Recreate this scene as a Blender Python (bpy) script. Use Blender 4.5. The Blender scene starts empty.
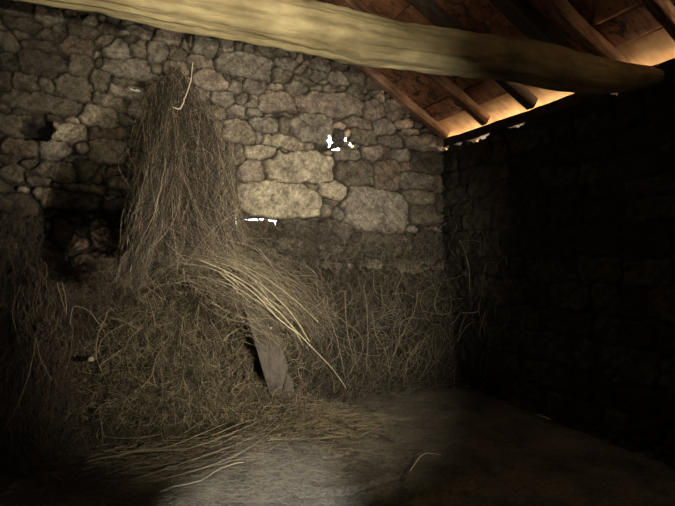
import bpy, math, random
import numpy as np
from mathutils import Vector, Matrix, noise as mnoise

random.seed(7)
RNG = np.random.default_rng(11)
SC = bpy.context.scene
COL = SC.collection

# ------------------------------------------------------------------ camera, sky, lights, exposure
EYE = 1.5
F = 490.0                      # focal length in pixels of the 675 x 506 frame
YAW = math.radians(23.7)       # the camera looks this much to the right of +Y
cam_d = bpy.data.cameras.new('camera')
cam = bpy.data.objects.new('camera', cam_d)
COL.objects.link(cam)
cam.location = (0, 0, EYE)
cam.rotation_euler = (math.radians(90), 0, -YAW)
cam_d.sensor_width = 36
cam_d.lens = 36 * F / 675
cam_d.clip_start = 0.02
SC.camera = cam

SC.view_settings.view_transform = 'Standard'
SC.view_settings.look = 'None'
SC.view_settings.gamma = 1
SC.view_settings.use_curve_mapping = False
SC.view_settings.exposure = 0.0

world = bpy.data.worlds.new('sky')
SC.world = world
world.use_nodes = True
wn = world.node_tree.nodes
wn['Background'].inputs[0].default_value = (0.80, 0.90, 1.0, 1)
wn['Background'].inputs[1].default_value = 16.0


def lamp(name, kind, loc, target, energy, color, **kw):
    d = bpy.data.lights.new(name, kind)
    d.energy = energy
    d.color = color
    for k, v in kw.items():
        setattr(d, k, v)
    o = bpy.data.objects.new(name, d)
    COL.objects.link(o)
    o.location = loc
    o.rotation_euler = (Vector(target) - Vector(loc)).to_track_quat('-Z', 'Y').to_euler()
    return o


# low afternoon sun outside, on the eaves side
lamp('sun', 'SUN', (12, 3, 9), (3.6, 2.5, 0), 320.0, (1.0, 0.86, 0.66), angle=0.02)
# hand torch held to the right of the camera
lamp('hand_torch', 'SPOT', (1.75, 0.60, 1.32), (1.34, 5.0, 1.50), 1060.0, (1.0, 0.93, 0.78),
     spot_size=math.radians(73), spot_blend=1.0, shadow_soft_size=0.02)
# added fill spot beside the camera, brightens the tie beam
lamp('beam_fill', 'SPOT', (0.08, -0.02, 1.58), (0.36, 2.4, 3.02), 560.0, (1.0, 0.92, 0.72),
     spot_size=math.radians(60), spot_blend=1.0, shadow_soft_size=0.01)
# cool daylight falling from the doorway behind onto the floor
lamp('doorway_daylight', 'SPOT', (-0.55, -1.0, 2.5), (0.70, 2.66, 0.0), 2300.0, (0.90, 0.95, 1.0),
     spot_size=math.radians(16.5), spot_blend=1.0, shadow_soft_size=0.04)

# ------------------------------------------------------------------ dimensions
D = 5.0          # back (gable) wall plane, Y
W = 3.605        # right (eaves) wall plane, X
XL = -2.7        # left wall
YB = -1.9        # wall behind
EAVE = 2.77      # height of the right wall's top
SL = 0.59        # roof slope
RIDGE_X = 0.3
rt = Vector((math.cos(YAW), -math.sin(YAW), 0))
fw = Vector((math.sin(YAW), math.cos(YAW), 0))
up = Vector((0, 0, 1))


def ray(px, py):
    return fw + rt * ((px - 337.5) / F) + up * ((253 - py) / F)


def PY(px, py, Y):               # point of the place on the vertical plane Y = const
    d = ray(px, py)
    t = Y / d.y
    return Vector((d.x * t, Y, EYE + d.z * t))


def PX(px, py, X):
    d = ray(px, py)
    t = X / d.x
    return Vector((X, d.y * t, EYE + d.z * t))


def PZ(px, py, z=0.0):
    d = ray(px, py)
    t = (z - EYE) / d.z
    return Vector((d.x * t, d.y * t, z))


def roof_z(x, off=0.0):          # underside of the roof boards
    return EAVE + 0.21 + SL * (W - x) + off if x > RIDGE_X else EAVE + 0.21 + SL * (W - 2 * RIDGE_X + x) + off


# ------------------------------------------------------------------ materials
def mat(name, rough=0.9, spec=0.2):
    m = bpy.data.materials.new(name)
    m.use_nodes = True
    b = m.node_tree.nodes['Principled BSDF']
    b.inputs['Roughness'].default_value = rough
    b.inputs['Specular IOR Level'].default_value = spec
    return m, m.node_tree, b


def N(nt, kind, **kw):
    n = nt.nodes.new(kind)
    for k, v in kw.items():
        if k in n.inputs:
            n.inputs[k].default_value = v
        else:
            setattr(n, k, v)
    return n


def mix(nt, a, b, fac, mode='MIX'):
    m = nt.nodes.new('ShaderNodeMix')
    m.data_type = 'RGBA'
    m.blend_type = mode
    for sock, v in ((m.inputs[0], fac), (m.inputs[6], a), (m.inputs[7], b)):
        if hasattr(v, 'links'):
            nt.links.new(v, sock)
        elif isinstance(v, (int, float)):
            sock.default_value = v
        else:
            sock.default_value = (*v, 1)
    return m.outputs[2]


def ramp(nt, src, p0, c0, p1, c1):
    r = nt.nodes.new('ShaderNodeValToRGB')
    r.color_ramp.elements[0].position = p0
    r.color_ramp.elements[0].color = (*c0, 1)
    r.color_ramp.elements[1].position = p1
    r.color_ramp.elements[1].color = (*c1, 1)
    nt.links.new(src, r.inputs[0])
    return r.outputs[0]


def coords(nt, scale=(1, 1, 1)):
    tc = nt.nodes.new('ShaderNodeTexCoord')
    mp = nt.nodes.new('ShaderNodeMapping')
    mp.inputs['Scale'].default_value = scale
    nt.links.new(tc.outputs['Object'], mp.inputs[0])
    return mp.outputs[0]


def bump(nt, b, h, strength, dist):
    bp = nt.nodes.new('ShaderNodeBump')
    bp.inputs['Strength'].default_value = strength
    bp.inputs['Distance'].default_value = dist
    nt.links.new(h, bp.inputs['Height'])
    nt.links.new(bp.outputs[0], b.inputs['Normal'])


def noise(nt, vec, scale, detail=5, rough=0.6, dist=0.0):
    n = N(nt, 'ShaderNodeTexNoise', Scale=scale, Detail=detail, Roughness=rough, Distortion=dist)
    nt.links.new(vec, n.inputs['Vector'])
    return n.outputs[0]


def stone_mat():
    m, nt, b = mat('granite', 0.85, 0.3)
    at = nt.nodes.new('ShaderNodeAttribute')
    at.attribute_name = 'col'
    v = coords(nt)
    n1 = noise(nt, v, 9, 6, 0.65)
    n2 = noise(nt, v, 90, 3, 0.7)
    n3 = noise(nt, v, 28, 4, 0.65, 0.6)
    c = mix(nt, at.outputs[0], ramp(nt, n1, 0.34, (0.45, 0.42, 0.40), 0.70, (1.35, 1.33, 1.25)), 1.0, 'MULTIPLY')
    c = mix(nt, c, ramp(nt, n2, 0.30, (0.55, 0.52, 0.5), 0.7, (1.4, 1.4, 1.38)), 1.0, 'MULTIPLY')
    c = mix(nt, c, ramp(nt, n3, 0.36, (0.6, 0.57, 0.54), 0.66, (1.2, 1.2, 1.18)), 1.0, 'MULTIPLY')
    nt.links.new(c, b.inputs['Base Color'])
    ad = N(nt, 'ShaderNodeMath', operation='ADD')
    nt.links.new(n2, ad.inputs[0])
    nt.links.new(n3, ad.inputs[1])
    bump(nt, b, ad.outputs[0], 0.9, 0.012)
    return m


def wood_mat(name, dark, light, scale, lo=0.32, hi=0.68, bd=0.008, rough=0.8, patch=None):
    m, nt, b = mat(name, rough, 0.25)
    v = coords(nt, scale)
    n1 = noise(nt, v, 3, 7, 0.65, 0.4)
    n2 = noise(nt, coords(nt), 2.6, 4, 0.6)
    c = ramp(nt, n1, lo, dark, hi, light)
    c = mix(nt, c, ramp(nt, n2, 0.35, (0.55, 0.53, 0.5), 0.65, (1.15, 1.15, 1.15)), 1.0, 'MULTIPLY')
    if patch:
        n3 = noise(nt, coords(nt), 5.5, 6, 0.7, 1.0)
        c = mix(nt, c, patch, ramp(nt, n3, 0.52, (0, 0, 0), 0.60, (1, 1, 1)))
    nt.links.new(c, b.inputs['Base Color'])
    bump(nt, b, n1, 0.8, bd)
    return m


def strand_mat(name, a, b_, rough=0.75):
    m, nt, b = mat(name, rough, 0.3)
    at = nt.nodes.new('ShaderNodeAttribute')
    at.attribute_name = 'rnd'
    c = ramp(nt, at.outputs['Fac'], 0.0, a, 1.0, b_)
    nt.links.new(c, b.inputs['Base Color'])
    return m


def dirt_mat():
    m, nt, b = mat('earth_floor', 0.9, 0.25)
    v = coords(nt)
    n1 = noise(nt, v, 2.2, 7, 0.65)
    n2 = noise(nt, v, 38, 5, 0.7)
    c = ramp(nt, n1, 0.35, (0.075, 0.064, 0.048), 0.66, (0.23, 0.198, 0.155))
    c = mix(nt, c, ramp(nt, n2, 0.3, (0.5, 0.5, 0.48), 0.72, (1.6, 1.6, 1.55)), 1.0, 'MULTIPLY')
    nt.links.new(c, b.inputs['Base Color'])
    bump(nt, b, n2, 1.0, 0.02)
    return m


M_STONE = stone_mat()
M_DIRT = dirt_mat()
M_BEAM = wood_mat('old_beam_wood', (0.15, 0.115, 0.058), (0.40, 0.325, 0.175), (0.7, 4.0, 4.0), bd=0.02)
M_RAFTER = wood_mat('rafter_wood', (0.10, 0.045, 0.026), (0.36, 0.20, 0.12), (1.4, 9, 9), bd=0.006)
M_DARKW = wood_mat('dark_roof_wood', (0.035, 0.025, 0.018), (0.12, 0.085, 0.06), (1.4, 9, 9), bd=0.006)  # darker brown version of the rafter wood
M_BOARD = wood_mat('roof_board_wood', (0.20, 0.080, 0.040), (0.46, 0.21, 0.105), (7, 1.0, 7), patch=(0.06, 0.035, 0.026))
M_BOARD2 = wood_mat('daylit_board_wood', (0.58, 0.31, 0.14), (0.74, 0.45, 0.23), (7, 1.0, 7))  # paler board wood, daylight at the eaves put into its colour
M_PLATE = wood_mat('wall_plate_wood', (0.03, 0.017, 0.011), (0.085, 0.05, 0.035), (9, 1.2, 9), bd=0.01)
M_PLANK = wood_mat('weathered_plank', (0.055, 0.045, 0.033), (0.105, 0.088, 0.066), (5, 5, 2.0), bd=0.004)
M_GROUND = mat('sunlit_ground', 0.95)[0]
M_GROUND.node_tree.nodes['Principled BSDF'].inputs['Base Color'].default_value = (0.62, 0.53, 0.38, 1)
M_STRAW = strand_mat('straw', (0.036, 0.029, 0.018), (0.38, 0.305, 0.18))
M_BRUSH = strand_mat('dry_heather', (0.034, 0.027, 0.019), (0.38, 0.30, 0.20))
M_BRUSHL = strand_mat('reddish_dry_bracken', (0.032, 0.024, 0.016), (0.135, 0.098, 0.064))
M_TWIG = strand_mat('grey_twigs', (0.024, 0.020, 0.014), (0.22, 0.183, 0.127))
M_STEM = strand_mat('pale_stem', (0.20, 0.16, 0.09), (0.62, 0.54, 0.36))
M_STALK = strand_mat('floor_stalk', (0.11, 0.088, 0.056), (0.31, 0.255, 0.165))
M_WHITE = mat('white_fleck', 0.8)[0]
M_WHITE.node_tree.nodes['Principled BSDF'].inputs['Base Color'].default_value = (0.75, 0.72, 0.62, 1)
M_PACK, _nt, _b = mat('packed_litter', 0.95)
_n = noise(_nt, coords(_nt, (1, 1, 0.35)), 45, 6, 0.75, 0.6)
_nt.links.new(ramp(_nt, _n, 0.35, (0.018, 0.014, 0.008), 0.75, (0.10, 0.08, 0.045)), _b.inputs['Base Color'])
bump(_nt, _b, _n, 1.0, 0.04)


# ------------------------------------------------------------------ mesh helpers
def link(name, me, m, parent=None):
    o = bpy.data.objects.new(name, me)
    COL.objects.link(o)
    if m:
        me.materials.append(m)
    if parent:
        o.parent = parent
    return o


def tag(o, label=None, cat=None, group=None, kind=None):
    for k, v in (('label', label), ('category', cat), ('group', group), ('kind', kind)):
        if v:
            o[k] = v
    return o


def empty(name, loc=(0, 0, 0)):
    o = bpy.data.objects.new(name, None)
    COL.objects.link(o)
    o.location = loc
    o.empty_display_size = 0.1
    return o


def mesh_np(name, V, Fa, nside=4, smooth=True, attr=None):
    me = bpy.data.meshes.new(name)
    V = np.asarray(V, np.float32)
    Fa = np.asarray(Fa, np.int32)
    me.vertices.add(len(V))
    me.vertices.foreach_set('co', V.ravel())
    me.loops.add(Fa.size)
    me.loops.foreach_set('vertex_index', Fa.ravel())
    me.polygons.add(len(Fa))
    me.polygons.foreach_set('loop_start', np.arange(0, Fa.size, nside, dtype=np.int32))
    me.polygons.foreach_set('loop_total', np.full(len(Fa), nside, np.int32))
    if smooth:
        me.polygons.foreach_set('use_smooth', np.ones(len(Fa), bool))
    me.update(calc_edges=True)
    if attr:
        nm, dt, arr = attr
        a = me.attributes.new(nm, dt, 'POINT')
        a.data.foreach_set('color' if dt == 'FLOAT_COLOR' else 'value', np.asarray(arr, np.float32).ravel())
    me.validate()
    return me


def boxes_mesh(name, lst):
    V, Fc = [], []
    for (x0, x1, y0, y1, z0, z1) in lst:
        k = len(V)
        V += [(x, y, z) for x in (x0, x1) for y in (y0, y1) for z in (z0, z1)]
        Fc += [[k + i for i in q] for q in ((0, 1, 3, 2), (4, 6, 7, 5), (0, 4, 5, 1), (2, 3, 7, 6), (0, 2, 6, 4), (1, 5, 7, 3))]
    return mesh_np(name, V, Fc, 4, False)


def timber(name, a, b, w, h, m, seg=14, rough=0.006, seed=0, parent=None, upv=(0, 0, 1), taper=1.0):
    """squared, slightly irregular timber from a to b; origin at a"""
    a, b = Vector(a), Vector(b)
    d = (b - a).normalized()
    s = d.cross(Vector(upv)).normalized()
    u = s.cross(d).normalized()
    prof = []
    c = 0.16
    for sx, sy in ((-1, -1), (1, -1), (1, 1), (-1, 1)):
        for k in range(2):
            ex, ey = (1 - c, 1) if (k == 0) == (sx * sy < 0) else (1, 1 - c)
            prof.append((sx * ex * 0.5, sy * ey * 0.5))
    # order the eight corner points round the outline
    prof = sorted(prof, key=lambda p: math.atan2(p[1], p[0]))
    V, Fc = [], []
    L = (b - a).length
    for i in range(seg + 1):
        t = i / seg
        sc = 1 + (taper - 1) * t
        ox = mnoise.noise(Vector((seed * 3.1, t * L * 1.3, 0))) * rough * 3
        oy = mnoise.noise(Vector((seed * 3.1, t * L * 1.3, 9))) * rough * 3
        for k, (x, y) in enumerate(prof):
            j = mnoise.noise(Vector((seed + k * 1.7, t * L * 5, 3))) * rough
            p = d * (L * t) + s * (x * w * sc + ox + j * (1 if x > 0 else -1)) + u * (y * h * sc + oy + j * (1 if y > 0 else -1))
            V.append(p)
    n = len(prof)
    for i in range(seg):
        for k in range(n):
            Fc.append([i * n + k, i * n + (k + 1) % n, (i + 1) * n + (k + 1) % n, (i + 1) * n + k])
    me = bpy.data.meshes.new(name)
    me.from_pydata([tuple(v) for v in V], [], Fc + [list(range(n))[::-1], [seg * n + k for k in range(n)]])
    me.update()
    # mesh axes: along X so the grain follows the timber
    rot = Matrix((d, s, u)).transposed().to_4x4()
    me.transform(rot.inverted())
    o = link(name, me, m, parent)
    o.matrix_world = Matrix.Translation(a) @ rot
    return o


# ------------------------------------------------------------------ stone walls
PAL = {'g': (0.150, 0.134, 0.112), 'b': (0.200, 0.175, 0.134), 'o': (0.108, 0.094, 0.070), 'd': (0.060, 0.051, 0.040),
       'r': (0.110, 0.084, 0.064), 'p': (0.170, 0.142, 0.116), 'w': (0.34, 0.27, 0.21), 'B': (0.262, 0.232, 0.178)}  # w above the chink paints in the daylight on those stones
# stones of the back wall: where each stands (measured along and up the wall), width, height, tilt, colour
STONES = """
7 42 22 18 10 o;22 37 14 6 15 o;40 47 32 11 8 d;52 38 28 8 5 d;62 30 11 8 20 o;78 47 36 15 5 r;82 33 32 9 0 d;108 30 18 9 0 d;20 25 34 12 8 d
42 65 46 26 6 d;7 63 20 20 10 d;81 67 22 20 10 o;100 81 22 21 20 o;131 70 58 18 2 g;74 90 38 27 5 o;46 86 18 12 30 o;27 84 26 20 15 o;6 82 16 18 5 d
46 103 86 20 7 o;16 126 32 20 -5 o;67 133 40 19 5 b;74 121 12 7 20 b;98 117 40 24 12 b;107 134 36 13 0 r;108 151 38 23 0 b;23 148 36 14 5 r;53 151 30 17 0 g
84 148 12 12 -40 b;73 159 24 6 0 g;87 171 24 18 0 o;57 172 44 20 8 o;40 180 22 10 25 o;12 173 24 16 0 o;9 160 22 9 10 d;28 164 20 6 0 d;98 176 10 18 20 o;84 189 36 10 0 b
67 199 64 18 3 o;64 234 22 26 0 g;20 205 40 20 5 d;30 228 44 20 3 d;100 63 7 8 0 o;97 56 6 5 0 g;118 52 26 19 -12 g;105 42 17 12 0 o;139 33 22 8 5 g;132 41 14 8 0 d
139 49 18 18 20 o;156 53 24 18 -12 g;175 39 38 16 8 p;177 55 20 15 5 o;176 70 22 14 5 p;155 70 14 12 0 o;180 83 22 14 20 p;123 83 24 7 8 o;127 93 38 15 10 g;111 103 34 15 15 o
143 112 28 20 15 g;126 119 18 10 -10 o;153 96 12 16 0 o;184 42 13 16 0 p;204 48 28 20 8 g;226 47 17 15 0 g;238 48 8 9 0 o;248 48 12 10 0 g;272 50 40 13 5 g;291 54 10 9 0 p
202 63 22 11 5 p;244 67 58 26 5 g;212 81 34 20 10 p;227 78 8 7 0 o;239 79 12 7 10 o;235 87 13 16 25 g;254 87 27 14 4 g;199 98 22 16 3 g;223 99 24 16 -3 g;241 99 14 10 -30 g
252 98 9 7 0 p;251 105 14 11 25 g;212 113 32 13 8 o;237 112 22 14 5 g;274 89 16 9 0 p;277 103 36 25 5 p;286 64 22 14 15 g;281 77 21 15 -5 o;296 89 24 16 5 g;298 57 9 10 0 p
300 71 12 9 0 p;234 118 20 5 5 b;238 132 36 26 15 b;217 135 14 26 5 o;262 125 28 17 12 g;284 126 11 19 0 o;252 113 22 9 0 g;281 112 22 9 5 p;258 137 6 11 0 g;289 133 6 9 0 g
282 142 42 14 8 b;307 146 8 9 0 g;261 153 37 15 2 B;284 153 9 8 0 b;235 154 16 22 5 o;251 171 27 20 -5 p;299 167 70 33 -2 B;280 200 84 35 3 B;311 186 15 7 10 b;215 160 18 20 0 o
220 185 28 26 0 g;222 208 30 18 0 b;320 66 18 14 10 g;305 73 14 8 -20 o;318 76 18 12 -20 g;303 82 22 8 0 o;337 80 23 13 5 g;323 83 7 7 0 g;314 90 14 8 0 g;327 89 12 7 0 p;341 88 10 6 0 p
354 76 24 20 35 o;340 68 18 8 10 o;356 92 20 16 45 o;328 105 68 24 2 p;312 129 42 30 0 g;357 123 30 13 14 p;372 111 22 22 10 p;378 97 9 10 0 w;392 111 19 22 -25 p;382 127 22 17 0 g
402 124 16 10 0 w;361 137 28 17 15 o;391 141 26 11 5 g;410 133 14 7 0 w;346 155 24 13 0 g;371 153 22 16 0 p;385 153 9 12 0 r;400 156 20 11 8 g;354 173 39 26 2 o;386 175 26 31 5 r
404 166 9 10 0 r;425 163 34 20 3 d;422 143 46 15 3 p;415 181 34 15 3 g;438 185 12 16 0 o;420 198 30 14 5 o;334 192 32 18 15 B;326 210 12 12 0 b;338 214 15 11 20 g;330 201 14 8 0 o
374 211 70 46 12 g;425 215 34 20 0 o;440 205 16 18 0 d;380 243 60 22 4 o;335 232 34 22 0 g;300 228 36 16 2 g;258 230 44 20 0 r;430 245 40 26 0 d;365 98 8 9 0 o;347 146 8 5 0 p;338 127 16 6 12 w;347 133 6 10 0 w;336 137 13 14 0 d;415 113 14 9 40 o
"""


def grid_wall(name, axis, const, a0, a1, z0, z1, step, seeds, keep, depth=0.065, holes=(), extra=None, tone=1.0):
    """one coursed rubble wall surface: seeds = (a, z, w, h, tilt, rgb)"""
    na, nz = int((a1 - a0) / step) + 1, int((z1 - z0) / step) + 1
    A, Z = np.meshgrid(np.linspace(a0, a1, na), np.linspace(z0, z1, nz))
    # wobble so that joints are not straight
    fx = sum(np.sin(A * k1 + Z * k2 + p) * am for k1, k2, p, am in ((23, 11, 1, .006), (-9, 31, 2, .006), (51, 40, 4, .0035), (70, -63, 5, .0025)))
    fz = sum(np.sin(A * k1 + Z * k2 + p) * am for k1, k2, p, am in ((17, -21, 3, .006), (33, 9, 0, .005), (-57, 44, 1, .0035), (80, 55, 2, .0025)))
    PA, PZ_ = (A + fx).ravel(), (Z + fz).ravel()
    n = PA.size
    d1 = np.full(n, 9e9)
    d2 = np.full(n, 9e9)
    idx = np.zeros(n, np.int32)
    dd = np.zeros((2, n))

    def add(k, s):
        nonlocal d1, d2, idx
        a, z, w, h, r, c = s
        R = 2.2 * max(w, h) + 0.1
        sel = np.where((np.abs(PA - a) < R) & (np.abs(PZ_ - z) < R))[0]
        if not len(sel):
            return
        x, y = PA[sel] - a, PZ_[sel] - z
        cr, sr = math.cos(r), math.sin(r)
        u, v = (x * cr + y * sr) / (w / 2), (-x * sr + y * cr) / (h / 2)
        e = (np.abs(u) ** 3.2 + np.abs(v) ** 3.2) ** (1 / 3.2)
        # to a length outside the outline, so neighbours of different size meet fairly
        d = (e - 1) * min(w, h) / 2
        o1 = d1[sel]
        closer = d < o1
        d2[sel] = np.where(closer, o1, np.minimum(d2[sel], d))
        idx[sel] = np.where(closer, k, idx[sel])
        d1[sel] = np.where(closer, d, o1)

    seeds = list(seeds)
    for k, s in enumerate(seeds):
        add(k, s)
    # filler stones where nothing has been laid yet
    rr = random.Random(5)
    for size, tries in ((0.30, 500), (0.17, 1200), (0.10, 2500), (0.055, 5000)):
        for _ in range(tries):
            i = rr.randrange(n)
            if d1[i] > size * 0.30:
                w = size * rr.uniform(0.9, 1.5)
                h = size * rr.uniform(0.45, 0.75)
                cc = PAL[rr.choice('ggoodrb')]
                s = (PA[i], PZ_[i], w, h, rr.uniform(-0.2, 0.2), cc)
                seeds.append(s)
                add(len(seeds) - 1, s)
    edge = np.clip((d2 - d1) * 0.5, 0, None)
    out = np.clip(d1 - 0.006, 0, None)
    jn = np.clip((edge - 0.002) / 0.020, 0, 1)
    jn = np.sqrt(jn * (2 - jn)) * np.clip(1 - out / 0.02, 0, 1)
    rs = np.random.default_rng(3)
    per = rs.uniform(-0.5, 0.5, (len(seeds), 4))
    sa = np.array([s[0] for s in seeds])[idx]
    sz = np.array([s[1] for s in seeds])[idx]
    lump = 0.010 * np.sin(PA * 38 + idx) * np.sin(PZ_ * 43 + idx * 2) + 0.005 * np.sin(PA * 95 + idx) * np.sin(PZ_ * 88)
    hgt = jn * (depth + per[idx, 0] * 0.025 + per[idx, 1] * (PA - sa) * 0.22 + per[idx, 2] * (PZ_ - sz) * 0.22 + lump)
    C = np.array([s[5] for s in seeds])[idx] * (1 + per[idx, 3] * 0.35)[:, None]
    mort = np.array([0.045, 0.036, 0.026])
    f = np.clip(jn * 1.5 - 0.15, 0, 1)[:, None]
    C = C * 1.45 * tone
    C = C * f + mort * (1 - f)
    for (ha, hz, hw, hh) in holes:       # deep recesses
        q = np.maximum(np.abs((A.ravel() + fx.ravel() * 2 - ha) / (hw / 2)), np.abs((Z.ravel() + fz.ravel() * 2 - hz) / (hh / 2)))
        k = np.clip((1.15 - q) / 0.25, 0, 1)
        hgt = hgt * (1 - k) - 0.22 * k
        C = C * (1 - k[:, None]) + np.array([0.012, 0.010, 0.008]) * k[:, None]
    if axis == 'Y':
        V = np.stack([A.ravel(), const - hgt, Z.ravel()], 1)
    elif axis == 'X':
        V = np.stack([const - hgt, A.ravel(), Z.ravel()], 1)
    I = np.arange(n).reshape(nz, na)
    q = np.stack([I[:-1, :-1], I[:-1, 1:], I[1:, 1:], I[1:, :-1]], -1).reshape(-1, 4)
    ca = (A[:-1, :-1] + step / 2).ravel()
    cz = (Z[:-1, :-1] + step / 2).ravel()
    q = q[keep(ca, cz)]
    if axis == 'X':
        q = q[:, ::-1]
    return mesh_np(name, V, q, 4, True, ('col', 'FLOAT_COLOR', np.concatenate([C, np.ones((n, 1))], 1)))


seeds = []
px2m = PY(338, 150, D).x - PY(337, 150, D).x
for row in STONES.replace('\n', ';').split(';'):
    t = row.split()
    if len(t) != 6:
        continue
    px, py, w, h, r = map(float, t[:5])
    c = PY(px, py, D)
    e = PY(px + w / 2, py, D)
    e0 = PY(px - w / 2, py, D)
    zt = PY(px, py - h / 2, D).z - PY(px, py + h / 2, D).z
    seeds.append((c.x, c.z, (e.x - e0.x) * 0.98, zt * 0.98, -math.radians(r * 0.6), PAL[t[5]]))

# openings in the gable wall: the chink round the dark stone and the slit over the blocked opening
CH = PY(338, 136, D)
S0, S1 = PY(235, 219.5, D), PY(276, 219.5, D)


def keep_back(a, z):
    k = z < np.where(a > RIDGE_X, EAVE + 0.21 + SL * (W - a), EAVE + 0.21 + SL * (W - 2 * RIDGE_X + a)) + 0.05
    wob = 0.010 * np.sin(a * 90) + 0.008 * np.sin(z * 130 + a * 40)
    # left eye of the chink, lower lip, right and top slivers
    for (hx, hy, w, h) in ((328.5, 142, 5.5, 9), (335, 151, 5, 3.5), (344.5, 140, 4, 3), (349, 146, 6, 2)):
        c = PY(hx, hy, D)
        rx, rz = w / 2 * px2m, h / 2 * px2m
        k &= ~((((a - c.x + wob) / rx) ** 2 + ((z - c.z - wob * .5) / rz) ** 2) < 1)
    thick = 0.004 + 0.007 * np.sin(a * 47) * np.sin(a * 21 + 1)
    k &= ~((a > S0.x) & (a < S1.x) & (np.abs(z - S0.z - 0.003 * np.sin(a * 30)) < thick))
    k &= ~(((np.abs(a - S0.x - 0.005) < 0.005) | (np.abs(a - S1.x + 0.03) < 0.005)) & (z < S0.z) & (z > S0.z - 0.045))
    return k


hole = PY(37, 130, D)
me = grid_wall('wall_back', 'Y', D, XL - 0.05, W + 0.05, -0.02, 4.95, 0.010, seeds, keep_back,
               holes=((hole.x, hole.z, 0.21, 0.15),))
wb = tag(link('wall_back', me, M_STONE), kind='structure')

# the wall's body behind its face: thick rubble, leaving only the two shafts open
cx0, cx1, cz0, cz1 = CH.x - 0.16, CH.x + 0.44, CH.z - 0.16, CH.z + 0.26
sx0, sx1, sz0, sz1 = S0.x - 0.03, S1.x + 0.22, S0.z - 0.07, S0.z + 0.10
y0, y1 = D + 0.24, D + 0.60
body = [(XL - 0.4, W + 0.35, y0, y1, cz1, 5.1), (XL - 0.4, cx0, y0, y1, cz0, cz1), (cx1, W + 0.35, y0, y1, cz0, cz1),
        (XL - 0.4, W + 0.35, y0, y1, sz1, cz0), (XL - 0.4, sx0, y0, y1, sz0, sz1), (sx1, W + 0.35, y0, y1, sz0, sz1),
        (XL - 0.4, W + 0.35, y0, y1, -0.1, sz0)]
# lining of the shafts, from the face back to the body
for (a0_, a1_, b0_, b1_) in ((cx0, cx1, cz0, cz1), (sx0, sx1, sz0, sz1)):
    body += [(a0_ - 0.05, a0_, D + 0.02, y0, b0_ - 0.05, b1_ + 0.05), (a1_, a1_ + 0.05, D + 0.02, y0, b0_ - 0.05, b1_ + 0.05),
             (a0_, a1_, D + 0.02, y0, b0_ - 0.05, b0_), (a0_, a1_, D + 0.02, y0, b1_, b1_ + 0.05)]
me = boxes_mesh('wall_back_core', body)
zz = me.vertices
bc = link('wall_core', me, M_STONE, wb)
ca = me.attributes.new('col', 'FLOAT_COLOR', 'POINT')
ca.data.foreach_set('color', np.tile([0.17, 0.15, 0.12, 1], len(zz)).astype(np.float32))

# right wall: irregular top, light showing between it and the wall plate
gaps = []
for x0p, x1p, h in ((444, 452, 0.045), (456, 464, 0.028), (470, 493, 0.05), (510, 531, 0.035), (560, 565, 0.02), (612, 640, 0.035)):
    ya, yb = PX(x1p, 120, W).y, PX(x0p, 140, W).y
    gaps.append((min(ya, yb), max(ya, yb), h))
TOPZ = EAVE


def top_right(a):
    t = np.full(np.shape(a), TOPZ)
    for g0, g1, h in gaps:
        m = (a - (g0 + g1) / 2) / ((g1 - g0) / 2)
        t = np.where(np.abs(m) < 1, TOPZ - h * np.sqrt(np.clip(1 - m ** 2, 0, 1)) * (0.8 + 0.2 * np.sin(a * 60)), t)
    return t


rs = random.Random(21)
rseeds = []
zc = 0.1
while zc < 2.8:
    hh = rs.uniform(0.14, 0.30)
    yc = YB
    while yc < D:
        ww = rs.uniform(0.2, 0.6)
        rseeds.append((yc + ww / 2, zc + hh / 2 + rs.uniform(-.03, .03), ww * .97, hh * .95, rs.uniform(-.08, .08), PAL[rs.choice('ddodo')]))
        yc += ww
    zc += hh
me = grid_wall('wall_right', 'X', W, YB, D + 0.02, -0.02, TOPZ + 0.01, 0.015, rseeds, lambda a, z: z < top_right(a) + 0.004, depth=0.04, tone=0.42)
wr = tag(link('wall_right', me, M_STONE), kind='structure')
blk, ya = [], YB - 0.3
cuts = sorted([YB - 0.3, D + 0.6] + [g for q in gaps for g in q[:2]])
for c0, c1 in zip(cuts, cuts[1:]):
    mid = (c0 + c1) / 2
    hgap = max([h for g0, g1, h in gaps if g0 < mid < g1] + [0])
    blk.append((W + 0.01, W + 0.11, c0, c1, -0.1, TOPZ - (hgap + 0.012 if hgap else 0)))
me = boxes_mesh('wall_core', blk)
ca = me.attributes.new('col', 'FLOAT_COLOR', 'POINT')
ca.data.foreach_set('color', np.tile([0.17, 0.15, 0.12, 1], len(me.vertices)).astype(np.float32))
link('wall_core', me, M_STONE, wr)

# left wall and the wall behind: out of frame, plain rubble
for nm, bx in (('wall_left', (XL - 0.4, XL, YB - 0.3, D + 0.6, -0.1, 3.1)), ('wall_front', (XL - 0.4, W + 0.11, YB - 0.3, YB, -0.1, 4.95))):
    me = boxes_mesh(nm, [bx])
    ca = me.attributes.new('col', 'FLOAT_COLOR', 'POINT')
    ca.data.foreach_set('color', np.tile([0.04, 0.035, 0.027, 1], 8).astype(np.float32))
    tag(link(nm, me, M_STONE), kind='structure')

# floor: trodden earth with a shallow bank of litter towards the wall
step = 0.02
na, nz = int((W - XL) / step), int((D - YB) / step)
A, B = np.meshgrid(np.linspace(XL, W, na), np.linspace(YB, D, nz))


def floor_h(x, y):
    h = 0.018 * np.sin(x * 3.1 + 1) * np.sin(y * 2.7) + 0.010 * np.sin(x * 7.3 + y * 3) * np.sin(y * 8.1 - x * 2) + 0.006 * np.sin(x * 19 + y * 5) * np.sin(y * 23 + 2)
    return h - 0.03


fh = floor_h(A, B)
ra = np.random.default_rng(5).normal(0, 0.0018, fh.shape)
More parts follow.
